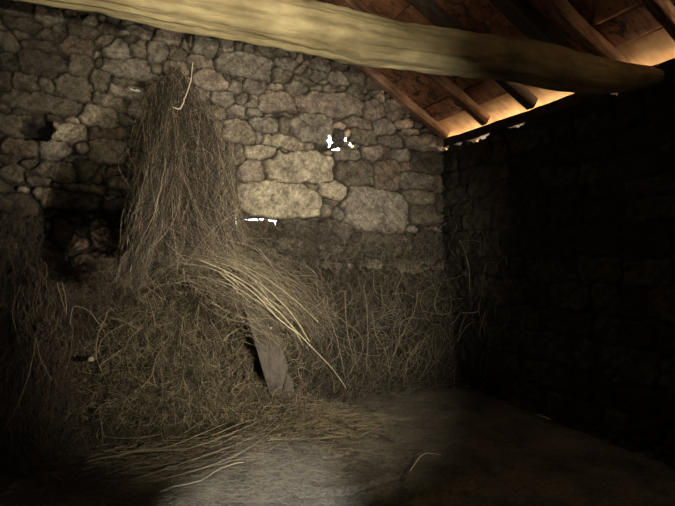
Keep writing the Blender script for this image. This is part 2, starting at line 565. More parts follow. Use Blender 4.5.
# narrow grooves right of the middle
for pts in ([(300, 488), (340, 484), (372, 480)], [(372, 480), (398, 471), (412, 484)], [(325, 452), (352, 447), (380, 458)]):
    P = [PZ(*p) for p in pts]
    for p, q in zip(P, P[1:]):
        d = q - p
        L2 = d.x ** 2 + d.y ** 2
        t = np.clip(((A - p.x) * d.x + (B - p.y) * d.y) / L2, 0, 1)
        dist = np.hypot(A - p.x - t * d.x, B - p.y - t * d.y)
        fh = fh - 0.035 * np.exp(-(dist / 0.022) ** 2)
I = np.arange(na * nz).reshape(nz, na)
q = np.stack([I[:-1, :-1], I[:-1, 1:], I[1:, 1:], I[1:, :-1]], -1).reshape(-1, 4)
tag(link('floor', mesh_np('floor', np.stack([A.ravel(), B.ravel(), (fh + ra).ravel()], 1), q), M_DIRT), kind='structure')
tag(link('ground_outside', boxes_mesh('ground_outside', [(-30, XL - 0.4, -30, 30, -0.2, -0.12), (W + 0.11, 30, -30, 30, -0.2, -0.12),
    (XL - 0.4, W + 0.11, D + 0.6, 30, -0.2, -0.12), (XL - 0.4, W + 0.11, -30, YB - 0.3, -0.2, -0.12), (XL - 0.4, W + 0.11, YB - 0.3, D + 0.6, -0.3, -0.2)]), M_GROUND), kind='structure')

# ------------------------------------------------------------------ roof
sl = math.atan(SL)
un = Vector((math.sin(sl), 0, math.cos(sl)))          # outward normal of the right slope
dn = Vector((math.cos(sl), 0, -math.sin(sl)))         # down the right slope
EAVE_OUT = 0.42
base = Vector((W, 0, EAVE + 0.21))                    # on the board underside, over the wall's inner edge


def board(s0, s1, ya, yb, m, seed, name='roof_board'):
    """a roof board along Y; s = distance up the slope from the inner wall edge"""
    r = random.Random(seed)
    lift = r.uniform(0, 0.012)
    a = base - dn * ((s0 + s1) / 2) + un * (0.013 + lift)
    a = Vector((a.x, ya, a.z))
    b = Vector((a.x, yb, a.z))
    me_o = timber(name, a, b, s1 - s0, 0.024, m, seg=16, rough=0.004, seed=seed, upv=un)
    return me_o


r_ = random.Random(4)
# board rows up the slope: eaves board in the daylit tone, then the plain ones
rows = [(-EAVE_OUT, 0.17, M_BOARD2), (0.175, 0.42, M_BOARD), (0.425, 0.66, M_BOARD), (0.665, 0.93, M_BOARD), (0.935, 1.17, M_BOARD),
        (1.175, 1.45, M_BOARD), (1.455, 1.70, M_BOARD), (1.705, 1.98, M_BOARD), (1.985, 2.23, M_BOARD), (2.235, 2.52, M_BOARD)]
joints = [4.22, 3.58, 2.72, 2.16]
ordn = ['lowest', 'second', 'third', 'fourth', 'fifth', 'sixth', 'seventh', 'eighth', 'ninth', 'tenth']
for i, (s0, s1, m) in enumerate(rows):
    j = joints[(i * 2 + 1) % 4]
    spans = [(YB - 0.3, D + 0.62)] if i in (0, 3, 6) else [(YB - 0.3, j - 0.004), (j + 0.004, D + 0.62)]
    for k, (ya, yb) in enumerate(spans):
        o = board(s0, s1, ya, yb, m, i * 3 + k)
        where = '' if len(spans) == 1 else (', length running to the stone gable' if k == 1 else ', length nearer the viewer')
        if i == 0:
            lab = 'orange board at the eaves, its wood toned bright for the daylight under the rafter feet'
        elif i < 6:
            lab = '%s roof board up from the bright eaves board, reddish brown%s' % (['', 'first', 'second', 'third', 'fourth', 'fifth'][i], where)
        else:
            lab = '%s roof board up from the bright eaves board, in deep shade%s' % (['sixth', 'seventh', 'eighth', 'ninth'][i - 6], where)
        tag(o, lab, 'roof board', 'boards of the roof slope')
# roof covering over the boards (keeps daylight out)
cov = []
me = bpy.data.meshes.new('ceiling')
pr = base - dn * (-EAVE_OUT) + un * 0.045
xr, zr = RIDGE_X, roof_z(RIDGE_X) + 0.06
pl_x = XL - 0.6
pl_z = roof_z(pl_x) + 0.05
V = []
for y in (YB - 0.4, D + 0.7):
    V += [(pr.x, y, pr.z), (xr, y, zr), (pl_x, y, pl_z), (pr.x + 0.02, y, pr.z + 0.05), (xr, y, zr + 0.09), (pl_x, y, pl_z + 0.08)]
me.from_pydata(V, [], [(0, 1, 7, 6), (1, 2, 8, 7), (3, 9, 10, 4), (4, 10, 11, 5), (0, 6, 9, 3), (2, 5, 11, 8), (0, 3, 4, 1), (1, 4, 5, 2), (6, 7, 10, 9), (7, 8, 11, 10)])
me.update()
tag(link('ceiling', me, M_DARKW), kind='structure')


def rafter(Y, w, h, m, label, s_end=3.75, seed=1, foot=-0.02, sink=0.0, group='rafters of the right roof slope', name='rafter', split=None):
    a = base - dn * foot - un * (h / 2 + 0.004 + sink)
    b = base - dn * s_end - un * (h / 2 + 0.004 + sink)
    o = timber(name, (a.x, Y, a.z), (b.x, Y, b.z), w, h, m, seed=seed, seg=24, rough=0.007, upv=un)
    tag(o, label, 'rafter', group)
    return o


rafter(D - 0.10, 0.075, 0.10, M_RAFTER, 'reddish rafter running down against the stone gable wall', seed=2)
rafter(4.20, 0.085, 0.11, M_RAFTER, 'worn rafter with pale foot, next one in from the gable wall rafter', seed=3)
rafter(3.55, 0.10, 0.11, M_DARKW, 'dark thick rafter standing third from the gable wall', seed=4)
rafter(2.90, 0.13, 0.14, M_DARKW, 'broad dark rafter rising just behind the big pale beam', seed=5)
rafter(2.62, 0.085, 0.12, M_RAFTER, 'brown rafter meeting the top of the big pale beam near its right end', seed=6)
rafter(2.10, 0.075, 0.10, M_RAFTER, 'weathered greyish rafter at the upper right, nearer than the big beam', seed=7)
# short dark prop of the truss standing behind the beam
# purlin seen above the beam at the top centre
pp = PY(372, 9, 3.4)
timber_p = timber('purlin', (RIDGE_X + 1.05, YB, roof_z(RIDGE_X + 1.05) - 0.19), (RIDGE_X + 1.05, D + 0.1, roof_z(RIDGE_X + 1.05) - 0.19), 0.10, 0.13, M_RAFTER, seed=11, seg=20)
tag(timber_p, 'purlin crossing under the rafters, seen above the pale beam at the top centre', 'purlin')

# wall plate under the rafters
pz = EAVE + 0.055
o = timber('wall_plate', (W + 0.02, YB, pz), (W + 0.02, D + 0.1, pz), 0.11, 0.105, M_PLATE, seg=60, rough=0.008, seed=14)
tag(o, 'dark wall plate timber lying along the top of the right wall under the rafters', 'wall plate')

# ------------------------------------------------------------------ the big tie beam: an adzed log
bot = [(-60, -12), (0, -1), (33, 6), (100, 15), (158, 28), (225, 40), (290, 52), (326, 59), (359, 67), (393, 71), (450, 77), (517, 83), (561, 91), (594, 95), (625, 95), (652, 91)]
top = [(-60, -66), (0, -55), (100, -38), (200, -16), (275, 0), (309, 8), (359, 19), (393, 28), (450, 36), (517, 44), (561, 55), (598, 64), (638, 69), (665, 76)]
YBM = 2.37
bx = np.array([[PY(p[0], p[1], YBM).x, PY(p[0], p[1], YBM).z] for p in bot])
tx = np.array([[PY(p[0], p[1], YBM).x, PY(p[0], p[1], YBM).z] for p in top])
X0 = XL - 0.1
xs = np.arange(X0, W + 0.18, 0.012)
nr = 56
V = []
for x in xs:
    zb = np.interp(x, bx[:, 0], bx[:, 1]) + 0.032
    zt = np.interp(x, tx[:, 0], tx[:, 1]) + 0.008
    cz, hz = (zb + zt) / 2, (zt - zb) / 2
    taper = 1 - 0.25 * max(0, min(1, (x - 3.0) / 0.6))
    hy = 0.125 * taper
    for k in range(nr):
        a = 2 * math.pi * k / nr
        ca_, sa_ = math.cos(a), math.sin(a)
        rr2 = (abs(ca_) ** 3 + abs(sa_) ** 3) ** (-1 / 3)
        g = 0.016 * mnoise.noise(Vector((x * 0.9, ca_ * 2.4, sa_ * 2.4))) + 0.012 * mnoise.noise(Vector((x * 2.2, ca_ * 7, sa_ * 7 + 5))) \
            + 0.006 * mnoise.noise(Vector((x * 14, ca_ * 5, sa_ * 5)))
        # long shake (drying crack) low on the near face
        aa = (a - (math.pi * 1.20 + 0.10 * math.sin(x * 1.7))) / 0.055
        g -= 0.020 * math.exp(-aa * aa) * (0.35 + 0.65 * min(1, max(0, (2.6 - x) / 0.8)))
        V.append((x, YBM + (hy * rr2 + g) * ca_, cz + (hz * rr2 + g) * sa_))
n = len(xs)
Q = [[i * nr + k, i * nr + (k + 1) % nr, (i + 1) * nr + (k + 1) % nr, (i + 1) * nr + k] for i in range(n - 1) for k in range(nr)]
me = bpy.data.meshes.new('tie_beam')
me.from_pydata(V, [], Q + [list(range(nr))[::-1], [(n - 1) * nr + k for k in range(nr)]])
me.polygons.foreach_set('use_smooth', np.ones(len(me.polygons), bool))
me.update()
o = link('tie_beam', me, M_BEAM)
tag(o, 'big pale yellowish hewn tie beam crossing the barn in front of the stone gable', 'beam')

# ------------------------------------------------------------------ loose stone in the chink, pale fleck
def rock(name, c, sx, sy, sz, m, col, seed, rot=0.0, parent=None, lab=None, cat=None):
    import bmesh
    bm = bmesh.new()
    bmesh.ops.create_icosphere(bm, subdivisions=4, radius=1)
    for v in bm.verts:
        p = v.co.copy()
        q = Vector([math.copysign(abs(t) ** 0.75, t) for t in p])
        q *= 1 + 0.22 * mnoise.noise(p * 1.3 + Vector((seed, 0, 0))) + 0.07 * mnoise.noise(p * 4 + Vector((seed, 3, 0)))
        v.co = Vector((q.x * sx / 2, q.y * sy / 2, q.z * sz / 2))
    me = bpy.data.meshes.new(name)
    bm.to_mesh(me)
    bm.free()
    me.polygons.foreach_set('use_smooth', np.ones(len(me.polygons), bool))
    if m is M_STONE:
        a = me.attributes.new('col', 'FLOAT_COLOR', 'POINT')
        a.data.foreach_set('color', np.tile([*col, 1], len(me.vertices)).astype(np.float32))
    o = link(name, me, m, parent)
    o.location = c
    o.rotation_euler = (0, rot, 0)
    if lab:
        tag(o, lab, cat)
    return o


c = PY(337, 136, D - 0.005)
rock('loose_stone', c, 0.125, 0.16, 0.155, M_STONE, (0.075, 0.065, 0.055), 3, 0.2, None, 'small dark stone wedged in the wall chink with daylight round it', 'stone')
c = PY(135, 90, D - 0.065)
o = rock('lime_fleck', c, 0.085, 0.015, 0.022, M_WHITE, None, 8, 0.15, None, 'small white fleck stuck on the wall left of the brushwood sheaf tip', 'fleck')


# ------------------------------------------------------------------ strands
def tubes(name, P, R, rnd, m, parent=None, sides=3):
    """P (n,k,3) points, R (n,k) radii -> one mesh of tapering stalks"""
    n, k, _ = P.shape
    T = np.gradient(P, axis=1)
    T /= np.linalg.norm(T, axis=2, keepdims=True) + 1e-9
    ref = np.tile(np.array([0.31, 0.87, 0.38]), (n, k, 1))
    S = np.cross(T, ref)
    S /= np.linalg.norm(S, axis=2, keepdims=True) + 1e-9
    U = np.cross(S, T)
    rings = []
    for j in range(sides):
        a = 2 * math.pi * j / sides
        rings.append(P + (S * math.cos(a) + U * math.sin(a)) * R[..., None])
    V = np.stack(rings, 2)                       # n,k,sides,3
    idx = np.arange(n * k * sides).reshape(n, k, sides)
    a0 = idx[:, :-1, :]
    a1 = idx[:, 1:, :]
    q = np.stack([a0, np.roll(a0, -1, 2), np.roll(a1, -1, 2), a1], -1).reshape(-1, 4)
    att = np.repeat(rnd, k * sides)
    me = mesh_np(name, V.reshape(-1, 3), q, 4, True, ('rnd', 'FLOAT', att))
    return link(name, me, m, parent)


def smooth_path(pts, k):
    pts = np.array(pts, float)
    t = np.linspace(0, len(pts) - 1, k)
    i = np.clip(t.astype(int), 0, len(pts) - 2)
    f = (t - i)[:, None]
    p0 = pts[np.clip(i - 1, 0, None)]
    p1, p2 = pts[i], pts[i + 1]
    p3 = pts[np.clip(i + 2, None, len(pts) - 1)]
    return 0.5 * (2 * p1 + (p2 - p0) * f + (2 * p0 - 5 * p1 + 4 * p2 - p3) * f ** 2 + (3 * p1 - p0 - 3 * p2 + p3) * f ** 3)


def bundle(paths, spread, n, r, k=9, tmin=0.4, wob=0.012, tail=0.25, dev=0.15):
    """strands following one spine; paths = [(px,py,Y)...] read off the place; spread in m per spine point (x/z, y)"""
    spine = smooth_path([PY(*p) for p in paths], 60)
    sp = smooth_path([(s, s2, 0) for s, s2 in spread], 60)
    t0 = RNG.uniform(0, 1 - tmin, n)
    t1 = np.clip(t0 + RNG.uniform(tmin, 1, n), 0, 1)
    tt = t0[:, None] + (t1 - t0)[:, None] * np.linspace(0, 1, k)[None]
    ii = tt * 59
    i0 = np.clip(ii.astype(int), 0, 58)
    f = (ii - i0)[..., None]
    P = spine[i0] * (1 - f) + spine[i0 + 1] * f
    w = sp[i0] * (1 - f) + sp[i0 + 1] * f
    tang = spine[i0 + 1] - spine[i0]
    tang /= np.linalg.norm(tang, axis=2, keepdims=True)
    side = np.cross(tang, np.array([0, 1, 0]))
    side /= np.linalg.norm(side, axis=2, keepdims=True) + 1e-9
    u = RNG.normal(0, 0.5, (n, 1, 1)) + RNG.normal(0, dev, (n, 1, 1)) * np.linspace(-1, 1, k)[None, :, None]
    u = np.clip(u, -1.4, 1.4)
    v = RNG.normal(0, 0.5, (n, 1, 1))
    P = P + side * w[..., 0:1] * u + np.array([0, 1, 0]) * w[..., 1:2] * v
    ph = RNG.uniform(0, 6.28, (n, 1, 3))
    fr = RNG.uniform(2, 11, (n, 1, 3))
    P = P + np.sin(np.linspace(0, 1, k)[None, :, None] * fr + ph) * wob
    P[..., 1] = np.minimum(P[..., 1], D - 0.08)
    R = r * RNG.uniform(0.6, 1.5, (n, 1)) * np.linspace(1, tail, k)[None]
    return P, R


def scatter(poly, n, Yr, L, ang, dang, r, k=6, curl=0.25, ydir=0.3, tail=0.4, zmin=0.0):
    """loose strands filling a stretch of the heap; poly gives its outline seen from the doorway, Yr(u) the depth of the heap"""
    poly = np.array(poly, float)
    x0, y0 = poly.min(0)
    x1, y1 = poly.max(0)
    pts = []
    while len(pts) < n:
        c = np.stack([RNG.uniform(x0, x1, n * 2), RNG.uniform(y0, y1, n * 2)], 1)
        ins = np.zeros(len(c), bool)
        j = len(poly) - 1
        for i in range(len(poly)):
            xi, yi = poly[i]
            xj, yj = poly[j]
            cond = ((yi > c[:, 1]) != (yj > c[:, 1])) & (c[:, 0] < (xj - xi) * (c[:, 1] - yi) / (yj - yi + 1e-9) + xi)
            ins ^= cond
            j = i
        pts += list(c[ins])
    pts = np.array(pts[:n])
    P = np.zeros((n, k, 3))
    ll = L * RNG.uniform(0.4, 1.5, n)
    for i in range(n):
        px, py = pts[i]
        Y = Yr(px, py) + RNG.uniform(-0.02, 0.10)
        c = np.array(PY(px, py, Y))
        a = math.radians(ang(px, py) if callable(ang) else ang) + RNG.normal(0, math.radians(dang))
        dv = np.array([math.cos(a), RNG.normal(0, ydir), math.sin(a)])
        dv /= np.linalg.norm(dv)
        nv = np.array([-math.sin(a), RNG.normal(0, 0.5), math.cos(a)])
        cu = RNG.normal(0, curl)
        s = np.linspace(-0.5, 0.5, k)
        P[i] = c + np.outer(s * ll[i], dv) + np.outer((s ** 2 - 0.08) * ll[i] * cu * 2 + np.sin(s * RNG.uniform(4, 12) + RNG.uniform(0, 6)) * ll[i] * 0.03, nv)
    P[..., 2] = np.maximum(P[..., 2], zmin + RNG.uniform(0.0, 0.03, (n, 1)))
    P[..., 1] = np.minimum(P[..., 1], D - 0.03)
    R = r * RNG.uniform(0.6, 1.5, (n, 1)) * np.concatenate([np.linspace(0.8, 1, k // 2), np.linspace(1, tail, k - k // 2)])[None]
    return P, R


def cat(parts):
    k = max(p[0].shape[1] for p in parts)
    Ps, Rs = [], []
    for P, R in parts:
        if P.shape[1] != k:
            t = np.linspace(0, P.shape[1] - 1, k)
            i = np.clip(t.astype(int), 0, P.shape[1] - 2)
            f = t - i
            P = P[:, i] * (1 - f)[None, :, None] + P[:, i + 1] * f[None, :, None]
            R = R[:, i] * (1 - f)[None] + R[:, i + 1] * f[None]
        Ps.append(P)
        Rs.append(R)
    return np.concatenate(Ps), np.concatenate(Rs)


def core(name, prof, m, parent, nx=90, nz_=60, amp=0.05, seed=0):
    """packed inner litter under the loose strands: prof(x) -> (height, foot distance from the wall)"""
    xs_ = np.linspace(prof[0][0], prof[-1][0], nx)
    hs = np.interp(xs_, [p[0] for p in prof], [p[1] for p in prof])
    ds = np.interp(xs_, [p[0] for p in prof], [p[2] for p in prof])
    V = []
    for i in range(nx):
        for j in range(nz_):
            t = j / (nz_ - 1)
            z = -0.06 + (hs[i] + 0.06) * t
            y = D - ds[i] * (1 - t ** 1.6) - 0.02
            nn = mnoise.noise(Vector((xs_[i] * 4, z * 4, seed))) * amp + mnoise.noise(Vector((xs_[i] * 14, z * 9, seed))) * amp * 0.4
            V.append((xs_[i], min(y + nn, D + 0.02), z + nn * 0.3))
    I = np.arange(nx * nz_).reshape(nx, nz_)
    q = np.stack([I[:-1, :-1], I[1:, :-1], I[1:, 1:], I[:-1, 1:]], -1).reshape(-1, 4)
    return link(name, mesh_np(name, V, q), m, parent)


def X_at(px, Y=4.7):
    return PY(px, 253, Y).x


def H_at(py, px, Y=4.75):
    return PY(px, py, Y).z


# --- the tall sheaf of fine brushwood leaning on the wall
parts = [
    bundle([(172, 78, 4.80), (176, 120, 4.42), (180, 165, 4.08), (190, 215, 3.88), (202, 260, 3.82)], [(.09, .05), (.20, .10), (.29, .14), (.28, .2), (.26, .2)], 1700, .0018, 14, .2, .045, dev=.45),
    bundle([(180, 84, 4.85), (200, 125, 4.65), (215, 170, 4.4), (222, 215, 4.25), (228, 262, 4.1)], [(.10, .05), (.15, .08), (.16, .10), (.14, .15), (.17, .15)], 420, .0017, 13, .2, .045, dev=.5),
    bundle([(166, 92, 4.68), (162, 140, 4.10), (156, 190, 3.82), (143, 235, 3.72), (128, 282, 3.70)], [(.05, .05), (.09, .07), (.12, .10), (.08, .08), (.08, .08)], 1000, .0020, 13, .2, .04, dev=.35),
    bundle([(174, 66, 4.88), (176, 84, 4.80), (178, 110, 4.7)], [(.03, .02), (.12, .04), (.20, .05)], 250, .0016, 8, .4, .03, dev=.5),
    scatter([(165, 90), (190, 90), (225, 150), (240, 235), (220, 265), (176, 262), (168, 225), (145, 222), (120, 285), (150, 150)], 2600, lambda x, y: np.interp(y, [90, 170, 285], [4.45, 4.02, 3.72]), .15, lambda x, y: 90 - (x - 180) * .35, 32, .0014, k=7, curl=.6),
]
P, R = cat(parts)
o = tubes('brushwood_sheaf', P, R, RNG.uniform(0, 1, len(P)) ** 3.5, M_BRUSH)
tag(o, 'tall sheaf of fine brown brushwood leaning against the gable wall, pointed at the top', 'brushwood', kind='stuff')

# --- the straw heap with its packed core
heap = empty('straw_heap', (X_at(190), 4.4, 0))
tag(heap, 'yellowish straw heap at the foot of the tall brushwood sheaf', 'straw heap', kind='stuff')


def unparent_shift(o, root):
    o.matrix_parent_inverse = Matrix.Translation(root.location).inverted()


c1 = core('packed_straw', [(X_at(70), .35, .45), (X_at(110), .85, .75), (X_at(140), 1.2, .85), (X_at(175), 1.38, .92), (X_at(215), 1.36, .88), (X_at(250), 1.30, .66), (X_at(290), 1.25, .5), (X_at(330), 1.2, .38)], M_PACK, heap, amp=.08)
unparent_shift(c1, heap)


def yr_heap(px, py):
    t = max(0, min(1, (420 - py) / 170))
    d = np.interp(px, [60, 110, 160, 215, 260, 330], [.6, .9, 1.08, 1.02, .78, .5])
    return D - d * (1 - t ** 1.6 * 0.9) - 0.06


parts = [
    scatter([(95, 415), (100, 360), (118, 310), (135, 280), (170, 262), (230, 268), (262, 300), (270, 415)], 3600, yr_heap, .17, 88, 34, .0017, curl=.7),
    scatter([(95, 415), (104, 350), (135, 285), (180, 262), (250, 275), (300, 330), (310, 415)], 2600, yr_heap, .12, 60, 80, .0016, k=8, curl=1.3),
    scatter([(95, 415), (104, 350), (135, 285), (250, 285), (270, 415)], 260, lambda x, y: yr_heap(x, y) - .05, .36, 88, 26, .0026, k=8, curl=.4),
    scatter([(62, 430), (80, 340), (112, 285), (135, 290), (118, 350), (108, 430)], 700, lambda x, y: yr_heap(max(x, 100), y) + .05, .22, 80, 35, .0019, curl=.7),
    scatter([(90, 425), (130, 385), (260, 385), (330, 400), (330, 425)], 1100, lambda x, y: 4.0, .2, 15, 50, .0018, curl=.6),
]
P, R = cat(parts)
o = tubes('loose_straw', P, R, RNG.uniform(0, 1, len(P)) ** 2.6, M_STRAW, heap)
unparent_shift(o, heap)

# --- grey twiggy brush right of it, up to the corner
right = empty('twig_heap', (X_at(360), 4.5, 0))
tag(right, 'grey brown heap of tangled twigs under the big stones, reaching to the corner', 'brushwood', kind='stuff')
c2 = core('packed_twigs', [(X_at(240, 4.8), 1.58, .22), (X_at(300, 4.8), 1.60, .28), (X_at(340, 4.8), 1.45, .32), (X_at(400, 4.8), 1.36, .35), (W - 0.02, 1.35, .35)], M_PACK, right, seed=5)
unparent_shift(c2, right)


def yr_right(px, py):
    t = max(0, min(1, (410 - py) / 175))
    d = np.interp(px, [240, 300, 380, 450], [.35, .45, .52, .45])
    return D - d * (1 - t ** 1.5 * 0.75) - 0.05


parts = [
    scatter([(232, 223), (330, 222), (345, 240), (440, 240), (455, 300), (455, 400), (262, 400), (240, 300)], 4600, yr_right, .15, 85, 60, .0017, k=8, curl=1.3),
    scatter([(300, 290), (450, 280), (458, 400), (290, 402)], 420, lambda x, y: yr_right(x, y) - .05, .34, 84, 34, .0025, k=9, curl=.7),
    scatter([(236, 218), (330, 222), (430, 236), (430, 262), (240, 262)], 1500, lambda x, y: 4.85, .12, 90, 50, .0016, curl=.8),
    scatter([(440, 210), (520, 260), (560, 420), (440, 400)], 220, lambda x, y: min(D - .1, PX(x, 250, W).y - .12) if x > 445 else D - .2, .3, 80, 40, .0025, curl=.6),
]
P, R = cat(parts)
o = tubes('tangled_twigs', P, R, RNG.uniform(0, 1, len(P)) ** 1.8, M_TWIG, right)
unparent_shift(o, right)

# --- dark brush at the left edge
left = empty('bracken_heap', (X_at(40), 4.2, 0))
tag(left, 'dark reddish brown heap of dry bracken at the left, in shadow', 'brushwood', kind='stuff')
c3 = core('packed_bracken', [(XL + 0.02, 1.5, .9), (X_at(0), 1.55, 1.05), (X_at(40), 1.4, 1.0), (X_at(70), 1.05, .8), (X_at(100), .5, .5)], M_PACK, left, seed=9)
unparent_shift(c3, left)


def yr_left(px, py):
    t = max(0, min(1, (470 - py) / 230))
    d = np.interp(px, [-60, 0, 60, 110], [1.2, 1.15, 1.0, .7])
    return D - d * (1 - t ** 1.5 * 0.8) - 0.06


parts = [
    scatter([(-40, 215), (30, 205), (55, 240), (80, 285), (105, 300), (100, 420), (70, 480), (-40, 506)], 3000, yr_left, .22, lambda x, y: 84 + (x - 40) * 0.1, 26, .0022, curl=.4),
    scatter([(50, 262), (130, 262), (125, 310), (95, 380), (60, 380)], 900, lambda x, y: 4.45, .22, 70, 40, .0020, curl=.5),
    bundle([(34, 262, 4.5), (34, 310, 4.2), (36, 350, 4.0), (22, 420, 3.8)], [(.05, .05), (.12, .1), (.12, .1), (.15, .1)], 120, .003, 12, .3, .05, dev=.5),
    bundle([(62, 330, 4.1), (58, 360, 4.0), (60, 400, 3.9)], [(.03, .03), (.10, .1), (.16, .1)], 90, .0025, 10, .3, .04, dev=.5),
]
P, R = cat(parts)
o = tubes('loose_bracken', P, R, RNG.uniform(0, 1, len(P)) ** 1.3, M_BRUSHL, left)
unparent_shift(o, left)


# --- litter lying on the floor
def litter(n, cx, cy, sx, sy, L, ang, dang, r, zmax, m, name, label, k=5):
    P = np.zeros((n, k, 3))
    xs_, ys_ = RNG.normal(cx, sx, n), RNG.normal(cy, sy, n)
    for i in range(n):
        a = math.radians(ang) + RNG.normal(0, math.radians(dang))
        l = L * RNG.uniform(.4, 1.6)
        s = np.linspace(-.5, .5, k)
        cu = RNG.normal(0, .25)
        X = xs_[i] + np.cos(a) * s * l - np.sin(a) * (s ** 2) * l * cu
        Y = ys_[i] + np.sin(a) * s * l + np.cos(a) * (s ** 2) * l * cu
        X = np.clip(X, XL + .05, W - .1)
        Y = np.clip(Y, YB + .1, D - .1)
        hz = zmax * RNG.uniform(0, 1) ** 1.5 * math.exp(-((xs_[i] - cx) / sx / 1.6) ** 2)
        P[i] = np.stack([X, Y, floor_h(X, Y) + .004 + hz + RNG.normal(0, .25) * s * zmax * .5], 1)
        P[i, :, 2] = np.maximum(P[i, :, 2], floor_h(X, Y) + .002)
    R = r * RNG.uniform(.6, 1.5, (n, 1)) * np.linspace(1, .5, k)[None]
    o = tubes(name, P, R, RNG.uniform(0, 1, n), m)
    tag(o, label, 'litter', kind='stuff')
    return o


a = PZ(190, 440)
litter(2200, a.x, a.y + .15, .6, .30, .20, 20, 55, .0017, .10, M_STRAW, 'floor_straw', 'loose straw strewn over the floor before the heap')
a = PZ(335, 425)
litter(800, a.x, a.y + .1, .25, .22, .18, 10, 50, .0020, .09, M_STRAW, 'straw_tuft', 'pale tuft of straw on the floor right of the leaning plank')
a = PZ(220, 485)
litter(2600, a.x, a.y, .5, .28, .09, 20, 80, .0010, .012, M_STALK, 'straw_chaff', 'fine chaff on the pale lit patch of floor')
a = PZ(150, 468)
litter(500, a.x, a.y, .35, .28, .20, -10, 70, .0014, .03, M_STALK, 'stalk_litter', 'criss-crossed thin stalks strewn left of the pale lit floor patch')
a = PZ(420, 450)
litter(600, a.x, a.y, .5, .5, .12, 10, 70, .0013, .01, M_TWIG, 'twig_litter', 'sparse twig crumbs on the bare earth at the right')
a = PZ(60, 450)
litter(1500, a.x, a.y, .35, .45, .28, 40, 50, .0020, .12, M_BRUSHL, 'bracken_litter', 'dark bracken litter on the floor at the lower left')


# ------------------------------------------------------------------ single stems and stalks
def stem(name, pts, r0, r1, m, label, catg, group=None, val=0.6, k=26, sides=6, sprigs=0, parent=None, floor=False):
    P3 = [Vector(p) for p in pts]
    o0 = P3[0].copy()
    S = smooth_path([p - o0 for p in P3], k)
    S += np.random.default_rng(len(label or '') * 7 + len(pts)).normal(0, .0015, S.shape)
    o = tubes(name, S[None], np.linspace(r0, r1, k)[None], np.array([val]), m, parent, sides)
    o.location = o0
    tag(o, label, catg, group)
    if sprigs:
        for q in range(sprigs):
            i = int(k * (0.15 + 0.6 * (q + 0.5) / sprigs))
            p = S[i]
            tdir = S[min(i + 3, k - 1)] - S[i]
            tdir /= np.linalg.norm(tdir)
            off = np.cross(tdir, [0, 1, 0]) * (1 if q % 2 else -1)
            sp = np.array([p, p + tdir * .05 + off * .018, p + tdir * .11 + off * .028, p + tdir * .17 + off * .045])
            sp = smooth_path(sp, 8)
            s_ = tubes('side_twig', sp[None], np.linspace(r1 + (r0 - r1) * .35, r1 * .6, 8)[None], np.array([val]), m, o, 4)
    return o


def st(pxs, dy=0.0):
    return [PY(p[0], p[1], p[2] + dy) for p in pxs]


ARCH = [
    ([(172, 253, 4.20), (205, 262, 4.05), (245, 282, 4.0), (275, 308, 4.0), (300, 335, 4.1), (330, 366, 4.25), (346, 388, 4.35)], .0050, .0032, 'longest pale arching stem, forked near the middle, dipping right to the floor', 3),
    ([(178, 262, 4.18), (215, 270, 4.05), (250, 290, 3.98), (278, 318, 4.0), (298, 334, 4.1)], .0035, .0050, 'pale arching stem joining the forked stem over the plank', 2),
    ([(190, 258, 4.2), (230, 266, 4.1), (262, 285, 4.05), (290, 312, 4.1), (310, 342, 4.2)], .0026, .0040, 'upper pale arching stem running above the forked stem', 1),
    ([(180, 249, 4.2), (215, 256, 4.1), (255, 272, 4.1), (290, 296, 4.15), (318, 322, 4.3)], .0022, .0030, 'topmost thin arching stem leaving the sheaf to the right', 1),
    ([(186, 275, 4.15), (222, 282, 4.02), (256, 300, 4.0), (282, 322, 4.1)], .0022, .0028, 'lowest arching stem just over the top of the plank', 1),
]
for pts, r0, r1, lab, sp in ARCH:
    stem('arching_stem', st(pts, -.36), r0 * .72, r1 * .8, M_STEM, lab, 'stem', 'pale stems arching from the sheaf', .5, sprigs=sp)
# fine arching strands around them
parts = [bundle([(150, 262, 3.85), (185, 254, 3.78), (235, 268, 3.74), (282, 300, 3.8), (318, 350, 4.05)], [(.08, .08), (.14, .1), (.20, .12), (.22, .12), (.16, .1)], 90, .0016, 14, .3, .05, dev=.5),
         bundle([(140, 290, 3.8), (175, 268, 3.74), (215, 280, 3.72), (255, 312, 3.76), (285, 350, 3.95)], [(.06, .08), (.14, .1), (.20, .12), (.2, .12), (.14, .1)], 110, .0015, 14, .25, .05, dev=.5),
         bundle([(170, 240, 4.1), (205, 248, 4.0), (250, 262, 4.1), (300, 290, 4.3), (330, 330, 4.4)], [(.06, .08), (.12, .1), (.16, .12), (.2, .12), (.16, .1)], 120, .0015, 14, .25, .05, dev=.5)]
P, R = cat(parts)
o = tubes('drooping_brushwood', P, R, RNG.uniform(0, 1, len(P)) ** 2.5, M_STALK)
tag(o, 'spray of fine drooping strands around the pale arching stems', 'brushwood', kind='stuff')

